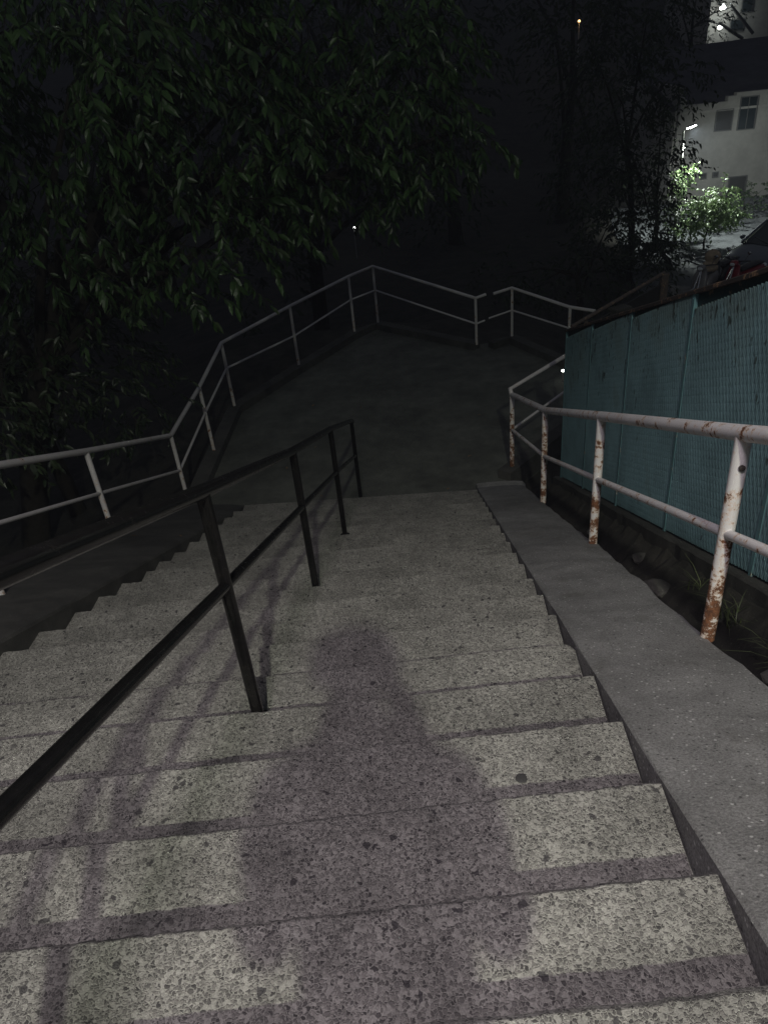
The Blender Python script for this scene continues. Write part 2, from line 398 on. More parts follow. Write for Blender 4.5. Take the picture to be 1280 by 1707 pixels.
# right kerb ramp beside the steps (sloping, then level along the landing)
def ribbon(rows, name, mat, kind=None, parent=None):
    m = len(rows[0]); v = [p for r in rows for p in r]; f = []
    for i in range(len(rows) - 1):
        for q in range(m): a = i * m + q; b_ = i * m + (q + 1) % m; f.append((a, b_, b_ + m, a + m))
    f += [tuple(range(m)), tuple((len(rows) - 1) * m + q for q in range(m - 1, -1, -1))]
    return mesh(name, v, f, mat, parent, kind=kind)
rows = []
for i in range(90):
    y = -2.5 + 11.02 * i / 89
    z = min(slope(.5), slope(y)) + .004 if y < .5 else (slope(y) + .004)
    z = max(z, -4.90)
    j = .006 * math.sin(y * 7) + random.uniform(-.004, .004)
    xo = 1.185 + .012 * math.sin(y * 1.7 + .6) + random.uniform(-.014, .014)
    mid = [(.75, y, z + .008 + random.uniform(-.003, .003)), (.95, y, z + .012 + random.uniform(-.003, .003)), (1.1, y, z + .004)]
    rows.append([(XR + .004, y, z - .7), (XR + .004 + j * .3, y, z - .008), (XR + .012 + j, y, z)] + mid + [(xo, y, z - .008), (xo + .04, y, z - .06), (xo + .06, y, z - .7)])
ribbon(rows, 'sloping_kerb', M['kerb'], 'structure')
# mortar face between kerb and step ends is the kerb's own side; mortar fillets along it
rows = []
for i in range(40):
    y = .4 + 8.0 * i / 39
    rows.append([(XR - .03, y, slope(y) - .2), (XR + .002, y, slope(y) - .13), (XR + .002, y, slope(y) - .3)])
ribbon(rows, 'mortar_strip', M['mortar'], 'structure')
# left sloping strip
rows = []
for i in range(70):
    y = -2.5 + 10.9 * i / 69
    z = slope(max(y, .5)) + .02
    rows.append([(-3.42, y, z - .8), (-3.42, y, z), (-3.2, y, z + .012), (-2.9, y, z + random.uniform(-.006, .006)), (-2.66, y, z - .02 + random.uniform(-.006, .006)),
                 (XL - .012 + random.uniform(-.006, .006), y, z - .055), (XL - .002, y, z - .075), (XL - .002, y, z - .8)])
ribbon(rows, 'left_slope', M['dark'], 'structure')
# gutter and fence footing on the right
rows = []
for i in range(120):
    y = -2.5 + 11.2 * i / 119
    z = slope(max(y, .5))
    q = lambda a: random.uniform(-a, a)
    rows.append([(1.1, y, z - .9), (1.12, y, z - .24 + q(.03)), (1.27, y, z - .20 + q(.02)), (1.36, y, z - .12 + q(.025)), (1.46, y, z - .04 + q(.025)), (1.53 + q(.01), y, z + .03 + q(.03)), (1.6, y, z + .02), (1.6, y, z - .9)])
ribbon(rows, 'gutter', M['soil'], 'structure')
rows = []
for i in range(90):
    y = -2.5 + 10.7 * i / 89
    z = slope(max(y, .5)) + .125
    q = lambda a: random.uniform(-a, a)
    rows.append([(1.545 + q(.006), y, z - .5), (1.545 + q(.006), y, z - .012), (1.56, y, z + q(.004)), (1.75, y, z + .006), (1.75, y, z - .5)])
ribbon(rows, 'fence_footing', M['dark'], 'structure')

# ------------------------------------------------------------------ lower landing
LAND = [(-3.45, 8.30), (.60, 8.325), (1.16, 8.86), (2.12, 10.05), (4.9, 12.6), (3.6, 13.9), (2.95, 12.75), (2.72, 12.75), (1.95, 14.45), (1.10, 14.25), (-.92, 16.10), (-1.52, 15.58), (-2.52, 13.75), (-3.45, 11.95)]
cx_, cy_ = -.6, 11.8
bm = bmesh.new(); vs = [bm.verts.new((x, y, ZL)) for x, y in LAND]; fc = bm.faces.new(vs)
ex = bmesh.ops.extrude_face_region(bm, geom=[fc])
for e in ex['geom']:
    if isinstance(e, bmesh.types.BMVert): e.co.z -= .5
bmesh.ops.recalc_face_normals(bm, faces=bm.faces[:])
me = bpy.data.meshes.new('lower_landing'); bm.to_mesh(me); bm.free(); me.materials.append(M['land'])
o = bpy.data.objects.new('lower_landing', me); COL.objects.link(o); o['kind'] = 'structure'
def kerb_line(pts, wdt, name, zt):
    rows = []
    for i, p in enumerate(pts):
        a = Vector(pts[max(0, i - 1)]); b_ = Vector(pts[min(len(pts) - 1, i + 1)]); d = (b_ - a).normalized(); nrm = Vector((-d.y, d.x)) * wdt / 2
        l = Vector(p) + nrm; r = Vector(p) - nrm
        rows.append([(l.x, l.y, zt - .3), (l.x, l.y, zt), (r.x, r.y, zt), (r.x, r.y, zt - .3)])
    return ribbon(rows, name, M['dark'], 'structure')
LP = [(-3.25, 8.46), (-3.27, 10.09), (-3.28, 11.77), (-2.37, 13.55), (-1.39, 15.32), (-.905, 15.81), (1.07, 14.01)]
RP = [(1.35, 13.98), (1.78, 14.23), (2.58, 12.71), (2.95, 12.5)]
kerb_line(LP, .22, 'landing_edge', -4.90); kerb_line(RP, .2, 'landing_edge', -4.90)
kerb_line([(1.0, 8.80), (1.122, 8.945), (2.03, 10.04), (3.4, 11.5)], .2, 'landing_edge', -4.902)

# ------------------------------------------------------------------ railings
def unit_post(r, seg=14):
    b = MB(); n = 9
    b.tube([(0, 0, -.06 + 1.06 * i / (n - 1)) for i in range(n)], r, seg); return b
def rail_run(root, bases, tops, mids, rt, rm, rp, mat, wear_base, dents=0):
    t = MB(); t.tube(tops, rt, 16); t.build('top_rail', mat, root, smooth=True, wear=[.15] * len(t.v))
    posts = []
    for a, c in zip(bases, tops):
        if a is None: continue
        b = MB(); n = 10; A = Vector(a) - Vector((0, 0, .04)); C_ = Vector(c) - Vector((0, 0, rt * .4))
        b.tube([A.lerp(C_, i / (n - 1)) for i in range(n)], rp, 14)
        L = (C_.z - A.z); wr = [max(0, 1 - (q[2] - A.z) / L) ** .7 * wear_base for q in b.v]
        p = b.build('post', mat, root, smooth=True, wear=wr); posts.append(p)
    for i in range(len(mids) - 1):
        m = MB(); m.tube([mids[i], mids[i + 1]], rm, 12); m.build('mid_rail', mat, root, smooth=True, wear=[.1] * len(m.v))
    return posts
def S(p, k): return tuple(c * k for c in p)
# left and back of the landing
lb = [(-2.86, 1.94, 0), (-3.02, 4.017, 0), (-3.17, 6.088, 0)]; lb = [(x, y, slope(y) + .03) for x, y, z in lb] + [(x, y, -4.9) for x, y in LP]
lh = [.955, .955, .975, 1.037, 1.028, 1.118, 1.133, 1.145, 1.19, .865]
lt = [(x, y, z + h) for (x, y, z), h in zip(lb, lh)]
lm = [(-2.86, 1.94, slope(1.94) + .555), (-3.02, 4.017, slope(4.017) + .555), (-3.17, 6.088, slope(6.088) + .55)] + [(LP[0][0], LP[0][1], -4.37), (LP[1][0], LP[1][1], -4.28), (LP[2][0], LP[2][1], -4.22), (LP[3][0], LP[3][1], -4.33), (LP[4][0], LP[4][1], -4.23), (LP[5][0], LP[5][1], -4.21), (LP[6][0], LP[6][1], -4.53)]
rl = thing('railing', 'long white railing along the left of the steps and round behind the dark landing', 'railing', lb[1])
tt = lt + [(1.27, 13.97, -4.02)]
rail_run(rl, lb, lt, lm, .029, .018, .026, M['white_old'], .7)
t = MB(); t.tube([lt[-1], (1.27, 14.03, lt[-1][2] + .05)], .027, 12); t.build('rail_end', M['white_old'], rl, smooth=True, wear=[.1] * len(t.v))
t = MB(); t.tube([lm[-1], (1.24, 14.03, lm[-1][2] + .05)], .017, 12); t.build('rail_end', M['white_old'], rl, smooth=True, wear=[.1] * len(t.v))
# far right back piece
rb = [(1.78, 14.23, -4.9), (2.58, 12.71, -4.9)]
rt_ = [(1.42, 14.15, -4.02), (1.78, 14.23, -3.96), (2.58, 12.71, -3.95), (2.95, 12.45, -3.97)]
rf = thing('railing', 'short pale railing beyond the gap at the far right corner of the landing', 'railing', rb[0])
t = MB(); t.tube(rt_, .028, 14); t.build('top_rail', M['white_old'], rf, smooth=True, wear=[.1] * len(t.v))
for p, c in zip(rb, rt_[1:3]):
    b = MB(); b.tube([Vector(p).lerp(Vector(c), q / 8) for q in range(9)], .026, 12); b.build('post', M['white_old'], rf, smooth=True, wear=[.4] * len(b.v))
for a, c in (((1.32, 14.1, -4.47), (1.78, 14.23, -4.39)), ((1.78, 14.23, -4.39), (2.58, 12.71, -4.32))):
    b = MB(); b.tube([a, c], .017, 12); b.build('mid_rail', M['white_old'], rf, smooth=True, wear=[.1] * len(b.v))
# right railing on the sloping kerb
kz = lambda y: slope(y) + .03
rb = [(1.17, .46, kz(.5)), (1.179, 2.53, kz(2.53)), (1.177, 4.603, kz(4.603)), (1.191, 6.848, kz(6.848)), (1.122, 8.945, -4.9)]
rh = [.968, .968, 1.006, 1.036, 1.04]
rt_ = [(x, y, z + h) for (x, y, z), h in zip(rb, rh)]
rm_ = [(x, y, slope(y) + .548) for x, y, z in rb[:-1]] + [(1.122, 8.945, -4.36)]
rr = thing('railing', 'white railing with heavily rusted posts on the concrete kerb before the teal fence', 'railing', rb[1])
PO = rail_run(rr, rb, rt_, rm_, .033, .021, .031, M['white_rusty'], 1.0)
corner = [(1.11, 8.945, -3.78), (2.03, 10.04, -3.79), (3.4, 11.5, -3.80)]
t = MB(); t.tube([(1.122, 8.945, -3.90), (1.10, 8.95, -3.78)] + corner[1:], .030, 14); t.build('top_rail', M['white_old'], rr, smooth=True, wear=[.1] * len(t.v))
t = MB(); t.tube([(1.122, 8.945, -4.36), (2.03, 10.04, -4.33), (3.4, 11.5, -4.34)], .018, 12); t.build('mid_rail', M['white_old'], rr, smooth=True, wear=[.1] * len(t.v))
for (x, y, z) in corner[1:]:
    b = MB(); b.tube([(x, y, -4.95 + (z + 4.95) * q / 8) for q in range(9)], .027, 12); b.build('post', M['white_old'], rr, smooth=True, wear=[.4] * len(b.v))
b = MB(); b.lathe([(.012, 0), (.013, .008), (.005, .012)], (0, 0, 0), 10, 'Y')
bo = b.build('bolt', M['brown_iron'], PO[1], local=True); bo.location = (Vector((1.176, 2.497, kz(2.53) + .84)) - origin(PO[1])); bo.rotation_euler = (R(180), 0, 0)

# central handrail of dark steel
cb = [(-.70, .12), (-.752, 2.097), (-.827, 4.029), (-.877, 6.118), (-.928, 8.40)]
ch = [.955, .956, .971, 1.05, 1.085]
cbz = [slope(y) - .11 for x, y in cb]
ctop = [(x, y, slope(y) + h) for (x, y), h in zip(cb, ch)]
cmid = [(x, y, slope(y) + h) for (x, y), h in zip(cb, [.55, .565, .57, .60, .60])]
ce = thing('handrail', 'dark polished steel handrail standing in the middle of the steps', 'handrail', (cb[1][0], cb[1][1], cbz[1]))
ext = [( -.66, -1.6, ctop[0][2] + .05)]
t = MB(); t.tube(ext + [(-.69, -.1, ctop[0][2] + .06)] + ctop + [(-.932, 8.55, ctop[-1][2] - .08)], .026, 18); t.build('top_rail', M['steel'], ce, smooth=True)
for i in range(len(cmid) - 1):
    t = MB(); t.tube([cmid[i], cmid[i + 1]], .0205, 16); t.build('mid_rail', M['steel'], ce, smooth=True)
for (x, y), z, tp in zip(cb, cbz, ctop):
    b = MB(); b.tube([(x, y, z - .1), (x, y, z + .02), (x, y, tp[2] - .01)], .0245, 18); po = b.build('post', M['steel'], ce, smooth=True)
    b = MB(); b.lathe([(.048, z - .06), (.048, z + .0), (.030, z + .008)], (x, y, 0), 18); b.build('base_ring', M['steel'], po, smooth=False)

# ------------------------------------------------------------------ teal mesh fence
FX = 1.61
def fz0(y): return slope(max(y, .5)) + .125
def fz1(y): return slope(max(y, .5)) + (1.76 + (max(y, 3.5) - 3.5) * .051)
cuts = [8.03, 6.85, 5.60, 4.37, 3.10, 1.85, .60, -.65]
fence = thing('mesh_fence', 'tall teal fence of expanded metal panels sloping down beside the steps', 'fence', (FX, 4.3, fz0(4.3)))
SW, LH = .040, .100
for a, c in zip(cuts[1:], cuts[:-1]):
    vs, fs = [], []
    ncol = int((c - a) / SW)
    fz = lambda y, r: fz0(y) + .02 + r
    H = fz1((a + c) / 2) - fz0((a + c) / 2) - .05; nrow = int(H / (LH / 2))
    for r in range(nrow):
        for i in range(ncol):
            for sgn in (1, -1):
                off = (r % 2) * SW / 2
                y0 = a + .012 + i * SW + off; y1 = y0 + sgn * SW / 2
                if not (a + .004 < y1 < c - .004 and y0 < c - .004): continue
                y0 += rng.normal(0, .0008)
                wd = .0054; z0 = fz(y0, r * LH / 2); z1 = fz(y1, (r + 1) * LH / 2)
                n = len(vs)
                ya, yc = y0 + sgn * wd, y1 - sgn * wd
                vs += [(FX - .009, ya + wd, z0), (FX + .001, ya - wd, z0), (FX + .001, yc - wd, z1), (FX - .009, yc + wd, z1)]
                fs.append((n, n + 1, n + 2, n + 3))
    wr = [max(0, (q[2] - fz0(q[1])) / (H + .05)) ** 3 for q in vs]
    pn = mesh('mesh_panel', vs, fs, M['teal_mesh'], fence, wear=wr)
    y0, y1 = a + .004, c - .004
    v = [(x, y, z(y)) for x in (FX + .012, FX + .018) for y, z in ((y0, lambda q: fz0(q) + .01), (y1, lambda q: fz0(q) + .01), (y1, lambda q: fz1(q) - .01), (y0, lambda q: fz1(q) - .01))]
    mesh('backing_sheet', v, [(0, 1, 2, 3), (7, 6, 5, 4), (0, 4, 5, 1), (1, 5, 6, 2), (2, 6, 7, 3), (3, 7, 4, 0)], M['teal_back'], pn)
for y in cuts:
    b = MB()
    n = 12
    for q in range(n):
        z0 = fz0(y) - .06 + (fz1(y) - fz0(y) + .05) * q / n; z1 = fz0(y) - .06 + (fz1(y) - fz0(y) + .05) * (q + 1) / n
        b.box((FX + .004, y, (z0 + z1) / 2), (.030, .034, z1 - z0))
    b.v = [(x + random.uniform(-.0008, .0008), yy + random.uniform(-.0015, .0015), z) for x, yy, z in b.v]
    b.build('post', M['teal_seam'], fence, wear=[random.random() * .12 for q in b.v])
yy = [8.06] + [8.0 - i * .4 for i in range(1, 22)] + [-.66]
rows = [[(FX - .018, y, fz1(y) - .022), (FX - .018, y, fz1(y)), (FX - .008, y, fz1(y) + .008), (FX + .04, y, fz1(y) + .008), (FX + .04, y, fz1(y) - .022)] for y in yy]
ribbon(rows, 'top_rail', M['brown_iron'], None, fence)
fo = [o for o in fence.children if o.name.startswith('top_rail')][0]

for o in list(fence.children):     # ribbon() placed world vertices under the fence: mesh() already made them local
    pass

# ------------------------------------------------------------------ thin haze volume added over the whole place to lift the dark tones
b = MB(); b.box((0, 30, 17), (540, 590, 62)); hz = b.build('haze', None) if False else mesh('haze', b.v, b.f, []); hz['kind'] = 'stuff'
hm = bpy.data.materials.new('black_lift_haze'); hm.use_nodes = True; hn = hm.node_tree; hn.nodes.clear()
ho = hn.nodes.new('ShaderNodeOutputMaterial'); hv = hn.nodes.new('ShaderNodeVolumePrincipled')
hv.inputs['Color'].default_value = (.75, .82, 1, 1); hv.inputs['Density'].default_value = .0021; hv.inputs['Anisotropy'].default_value = .2
hn.links.new(hv.outputs[0], ho.inputs['Volume']); hz.data.materials.append(hm)
scene.cycles.volume_bounces = 0

# ------------------------------------------------------------------ things behind the fence
rs = thing('railing', 'rusty brown railing rising behind the far end of the teal fence', 'railing', (2.6, 11.6, -5.2))
t = MB(); t.tube([(2.36, 11.45, -3.87), (4.05, 12.5, -3.44)], .03, 10); t.build('top_rail', M['pale_rust'], rs, smooth=True)
t = MB(); t.bevbox((4.06, 12.5, -4.45), (.12, .10, 2.0), .01); t.build('post', M['pale_rust'], rs)
t = MB(); t.bevbox((2.62, 11.62, -4.5), (.05, .05, 1.3), .006); t.build('post', M['pale_rust'], rs)
t = MB(); t.add([(2.45, 11.5, -4.6), (4.0, 12.47, -4.4), (4.0, 12.47, -3.62), (2.45, 11.5, -3.98), (2.44, 11.53, -4.6), (3.99, 12.5, -4.4), (3.99, 12.5, -3.62), (2.44, 11.53, -3.98)],
                [(0, 1, 2, 3), (7, 6, 5, 4), (0, 4, 5, 1), (1, 5, 6, 2), (2, 6, 7, 3), (3, 7, 4, 0)]); t.build('plate', M['shutter'], rs)
t = MB(); t.bevbox((3.20, 11.85, -4.25), (.28, .16, .95), .02, .5); t.bevbox((3.20, 11.85, -3.765), (.32, .20, .04), .008, .5)
tag(t.build('utility_box', M['stone']), 'small grey utility box below the rusty brown rail behind the fence', 'utility box')

# ------------------------------------------------------------------ foliage
def leaf_geo(wid=.34, fold=.05, curl=.10):
    v = np.array([(0, 0, 0), (.30, wid / 2, fold), (.32, 0, 0), (.30, -wid / 2, fold), (.66, wid * .40, fold * .7 - curl * .4), (.68, 0, -curl * .5), (.66, -wid * .40, fold * .7 - curl * .4), (1, 0, -curl * 1.6)])
    f = [(0, 2, 1), (0, 3, 2), (1, 2, 5, 4), (2, 3, 6, 5), (4, 5, 7), (5, 6, 7)]
    return v, f
def frames(D, U):
    D = D / np.linalg.norm(D, axis=1, keepdims=True); Y = np.cross(U, D); Y /= np.linalg.norm(Y, axis=1, keepdims=True) + 1e-9
    Z = np.cross(D, Y); return np.stack([D, Y, Z], axis=2)     # columns
def sprigs(lobes, density, leaf, droop, nleaf):
    P, D, tw = [], [], []
    for (cx, cy, cz, r) in lobes:
        n = max(3, int(density * r ** 2.2))
        for _ in range(n):
            d = rng.normal(size=3); d /= np.linalg.norm(d); k = r * (rng.uniform(.25, 1) ** .5)
            o = np.array([cx, cy, cz]) + d * k * np.array([1, 1, .85])
            dd = d * np.array([1, 1, .4]) + np.array([0, 0, -droop]) + rng.normal(0, .25, 3); dd /= np.linalg.norm(dd)
            L = leaf * rng.uniform(2.0, 3.6); side = np.cross(dd, [0, 0, 1.0]); side /= np.linalg.norm(side) + 1e-6
            tw.append((o, o + dd * L))
            for q in range(nleaf):
                t = (q + .5) / nleaf; s = 1 if q % 2 else -1
                P.append(o + dd * L * t); e = dd * .55 + side * s * (.9 - .5 * t) + np.array([0, 0, -droop * .7]) + rng.normal(0, .28, 3); D.append(e)
    return np.array(P), np.array(D), tw
def cam_px(P):
    Q = P @ np.array(RM); return Q[:, 0] / Q[:, 2] * 1233 + 640, Q[:, 1] / Q[:, 2] * 1233 + 853.5, Q[:, 2]
def crown(parent, P, D, size, mat, tw=None, separate=0, geo=None, bark=None):
    v0, f0 = geo or leaf_geo(); n = len(P)
    U = rng.normal(0, .55, (n, 3)) + np.array([0, -.25, 1.0]); Rm = frames(D, U)
    S_ = size * rng.uniform(.62, 1.25, n)
    sep = np.zeros(n, bool)
    if separate:
        X, Y, Z = cam_px(P); ok = (X > 0) & (X < 1280) & (Y > 0) & (Y < 1707) & (Z > 1)
        score = np.where(ok, S_ / Z, 0); sep[np.argsort(-score)[:separate]] = True
    base = np.array(origin(parent))
    idx = np.where(~sep)[0]
    W = np.einsum('nij,vj->nvi', Rm[idx], v0) * S_[idx][:, None, None] + P[idx][:, None, :]
    nv = len(v0); vs = W.reshape(-1, 3)
    fs = [tuple(i + k * nv for i in q) for k in range(len(idx)) for q in f0]
    if tw:
        mb = MB()
        for a, b_ in tw: mb.tube([a - (b_ - a) * .4, a, b_], [size * .035, size * .03, size * .012], 3, cap=False)
        n0 = len(vs); vs = np.concatenate([vs, np.array(mb.v)]); nf = len(fs); fs += [tuple(i + n0 for i in q) for q in mb.f]
    o = mesh('crown', vs, fs, [mat, M['bark']], parent, kind='stuff')
    if tw:
        mi = np.zeros(len(fs), dtype=np.int32); mi[nf:] = 1; o.data.polygons.foreach_set('material_index', mi)
    if separate:
        me = bpy.data.meshes.new('leaf'); me.from_pydata(v0.tolist(), [], f0); me.materials.append(mat)
        for i in np.where(sep)[0]:
            l = bpy.data.objects.new('leaf', me); COL.objects.link(l); l.parent = parent
            m = Matrix(Rm[i].tolist()).to_4x4() @ Matrix.Scale(float(S_[i]), 4); m.translation = Vector((P[i] - base).tolist()); l.matrix_local = m
    return o
def tree(name, label, cat, base, lobes, density, leaf, mat, droop=.5, nleaf=9, tr=.16, separate=0, group=None, geo=None, twigs=True, lean=None):
    t = thing(name, label, cat, base, 0, group)
    c = np.average(np.array([l[:3] for l in lobes]), axis=0, weights=[l[3] ** 2 for l in lobes])
    top = Vector(c.tolist()); A = Vector(base); ctl = A.lerp(top, .5) + Vector((0, 0, (top.z - A.z) * .15)); ctl.x = A.x * .75 + top.x * .25; ctl.y = A.y * .75 + top.y * .25
    pts = [(A - Vector((0, 0, .25)))] + [(A * (1 - q) ** 2 + ctl * 2 * q * (1 - q) + top * q * q) + Vector((random.uniform(-.04, .04), random.uniform(-.04, .04), 0)) for q in (0.02, .2, .4, .6, .8, 1)]
    b = MB(); b.tube(pts, [tr * 1.35, tr * 1.15, tr, tr * .85, tr * .7, tr * .5, tr * .3], 10); b.build('trunk', M['bark'], t, smooth=True)
    for (x, y, z, r) in lobes:
        s = pts[3 + random.randrange(3)]; e = Vector((x, y, z)); mdl = s.lerp(e, .5) + Vector((0, 0, .25 * r))
        b = MB(); b.tube([s, s.lerp(mdl, .5) + Vector((0, 0, .06)), mdl, mdl.lerp(e, .6), e], [tr * .42, tr * .34, tr * .26, tr * .18, tr * .08], 7); b.build('branch', M['bark'], t, smooth=True)
    P, D, tw = sprigs(lobes, density, leaf, droop, nleaf)
    crown(t, P, D, leaf, mat, tw if twigs else None, separate, geo)
    return t
big = [(-.18, 9.0, -.55, .95), (.15, 9.5, .10, .80), (-1.13, 8.5, -.70, .85), (-1.95, 7.5, -1.28, .62), (-2.0, 8.0, -.30, 1.15), (-2.95, 7.5, .0, 1.1), (-3.57, 8.0, -1.35, 1.0),
       (-.9, 9.4, .5, 1.0), (-2.4, 8.6, .9, 1.2), (-1.35, 8.3, -1.15, .48), (-4.6, 7.8, -.3, 1.2), (-2.35, 7.4, -1.65, .40), (.75, 9.3, -.75, .38), (-.45, 8.9, -1.15, .42), (-3.9, 6.0, .6, .9)]
tree('tree', 'large tree with long drooping pointed leaves hanging over the left railing', 'tree', (-5.6, 8.6, -5.5), big, 88, .142, M['leaf'], .75, 13, .17, separate=240)
tree('tree', 'dark bushy tree low behind the left railing under the drooping leaves', 'tree', (-5.4, 9.6, -5.9),
     [(-4.47, 9.0, -2.95, 1.0), (-3.9, 9.2, -3.6, .65), (-5.3, 8.5, -2.2, 1.1), (-4.7, 7.6, -2.9, .75), (-5.6, 7.2, -1.4, 1.0), (-4.9, 10.5, -2.6, 1.0), (-4.3, 6.2, -2.6, .6), (-5.2, 5.6, -1.6, .9)], 80, .13, M['leaf_dark'], .5, 10, .12, separate=40)
tree('tree', 'dark tree with spreading crown in the gloom behind the back of the landing', 'tree', (-2.6, 19.5, -6.6),
     [(-2.6, 19.3, -2.4, 2.0), (-1.0, 19.8, -1.6, 1.7), (-4.4, 19, -1.4, 2.2), (.6, 20.2, -2.6, 1.3), (-2.2, 19.6, .6, 2.2), (-3.8, 18.0, -4.0, 1.4)], 26, .22, M['leaf_far'], .4, 7, .2, twigs=False)
for lab, base, k in (('tall dark tree farthest to the left in the night background', (-9, 27, -6.5), 3.2), ('tall dark tree in the middle of the night background', (1.6, 30, -6.5), 3.0),
                     ('tall dark tree standing left of the lit house and its lamp', (6.0, 32, -6.5), 2.6), ('broad dark tree on the slope behind the middle trees', (-2.5, 38, -6.5), 3.6)):
    bx, by, bz = base
    lob = [(bx + random.uniform(-1, 1) * k * .7, by + random.uniform(-.6, .6) * k, bz + k * .5 + i * k * .55, k * random.uniform(.45, .72)) for i in range(7)]
    tree('tree', lab, 'tree', base, lob, 15, .30, M['leaf_far'], .3, 6, .25, group='background trees', twigs=False)
for lab, base, lob, dn in (
    ('black leafy tree rising between the landing and the street', (6.3, 22.5, -6.5), [(6.3, 22.5, -3.2, 1.5), (5.6, 22.8, -1.4, 1.5), (6.9, 22.6, -1.2, 1.1), (5.0, 22.0, -3.4, 1.3), (6.7, 22.2, -4.8, .9), (5.5, 22.2, -5.0, 1.1), (6.2, 22.5, .4, 1.5), (4.6, 22.6, .2, 1.5), (6.6, 23.2, -3.6, .8), (6.6, 23.2, -5.0, .8)], 60),
    ('dark bush filling the corner beyond the far right rail', (4.0, 18.5, -6.4), [(4.2, 18.5, -4.9, .9), (3.2, 18.8, -5.1, .8), (5.2, 18.3, -5.2, .9), (4.6, 18.8, -4.0, .8), (2.2, 19.2, -5.0, .8)], 60),
    ('dark bush on the street edge left of the lit shrub', (7.8, 23.6, -6.4), [(7.5, 23.6, -5.9, .6), (7.9, 24.2, -6.1, .4), (7.0, 23.2, -5.8, .7), (7.5, 24.0, -5.3, .5)], 90)):
    tree('tree' if 'tree' in lab else 'shrub', lab, 'tree' if 'tree' in lab else 'shrub', base, lob, dn, .17, M['leaf_far'], .4, 7, .10, twigs=False)
# tree by the far street lamp, its right side catches the light
tree('tree', 'slim dark tree just left of the lit street lamp with glinting leaves', 'tree', (8.1, 26.2, -6.5),
     [(8.2, 26.3, -3.3, .55), (8.0, 26.2, -4.4, .7), (8.25, 26.0, -5.1, .6), (7.6, 26.1, -5.6, .7), (8.0, 26.6, -2.4, .5), (7.5, 26.6, -3.5, .6)], 110, .12, M['leaf_dark'], .3, 8, .09, twigs=False)
tree('tree', 'tree high at the top edge with a few leaves caught by building light', 'tree', (17.2, 52, -5.2),
     [(19.3, 52, .6, .9), (18.3, 51.5, -.2, 1.0), (17.0, 52, 1.4, 1.6), (16.2, 52, -.8, 1.5), (15.6, 52, 1.5, 1.5)], 22, .22, M['leaf_dark'], .3, 7, .14, twigs=False)
geo_b = leaf_geo(.5, .04, .12)
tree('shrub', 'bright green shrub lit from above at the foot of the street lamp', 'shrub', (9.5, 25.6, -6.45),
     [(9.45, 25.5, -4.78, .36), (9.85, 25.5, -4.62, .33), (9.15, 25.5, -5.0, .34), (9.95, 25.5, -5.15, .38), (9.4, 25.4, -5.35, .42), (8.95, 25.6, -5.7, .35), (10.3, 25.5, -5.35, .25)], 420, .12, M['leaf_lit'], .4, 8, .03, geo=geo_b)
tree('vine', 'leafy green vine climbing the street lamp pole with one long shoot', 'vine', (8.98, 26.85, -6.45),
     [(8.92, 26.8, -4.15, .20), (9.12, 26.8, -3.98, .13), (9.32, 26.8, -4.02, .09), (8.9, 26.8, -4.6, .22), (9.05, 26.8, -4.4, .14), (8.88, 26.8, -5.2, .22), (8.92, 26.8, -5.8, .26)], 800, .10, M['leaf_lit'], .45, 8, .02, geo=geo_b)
for lab, lob in (('dark bush below the house windows at the right edge', [(12.3, 30, -5.75, .55), (13.0, 30, -5.5, .5), (11.8, 30, -6.2, .5), (12.9, 30, -6.2, .6)]),
                 ('dark bush between the lit shrub and the parked car', [(10.5, 28, -5.95, .45), (11.2, 28.2, -5.9, .5), (10.9, 28, -6.3, .4)])):
    tree('shrub', lab, 'shrub', (lob[0][0], lob[0][1], -6.45), lob, 120, .12, M['leaf_dark'], .3, 8, .04, geo=geo_b, twigs=False)

# ------------------------------------------------------------------ far street lamp
lp = thing('street_lamp', 'lit street lamp on a slim pale pole in front of the house', 'street lamp', (8.95, 27, -6.4))
b = MB(); b.tube([(8.95, 27, -6.5), (8.94, 27, -5.0), (8.93, 27, -4.25), (8.87, 27, -3.05), (8.865, 27, -2.93)], [.055, .052, .048, .038, .036], 12); b.build('pole', M['lamp_pole'], lp, smooth=True)
b = MB(); b.tube([(8.86, 27, -2.98), (8.90, 27, -2.90), (8.98, 26.99, -2.85)], .02, 8); b.build('arm', M['lamp_case'], lp, smooth=True)
b = MB(); b.tube([(8.90, 27, -3.44), (9.0, 27, -3.44)], .010, 6); b.build('bracket', M['lamp_case'], lp)
def lamp_head(parent, p0, p1, case, glow):
    d = Vector(p1) - Vector(p0); L = d.length; ang = math.atan2(d.z, d.x)
    for nm, mt, zo, sc in (('lamp_case', case, .018, 1.0), ('lens', glow, -.014, .94)):
        bm = bmesh.new(); bmesh.ops.create_uvsphere(bm, u_segments=14, v_segments=8, radius=.5)
        m = Matrix.Translation((Vector(p0) + Vector(p1)) / 2 + Vector((0, 0, zo))) @ Matrix.Rotation(-ang, 4, 'Y') @ Matrix.Diagonal((L * sc, .15 * sc, .055, 1))
        bm.transform(m); bm.verts.index_update()
        mesh(nm, [v.co for v in bm.verts], [tuple(v.index for v in f.verts) for f in bm.faces], mt, parent, smooth=True); bm.free()
lamp_head(lp, (8.95, 27, -2.87), (9.27, 26.98, -2.77), M['lamp_case'], M['far_glow'])
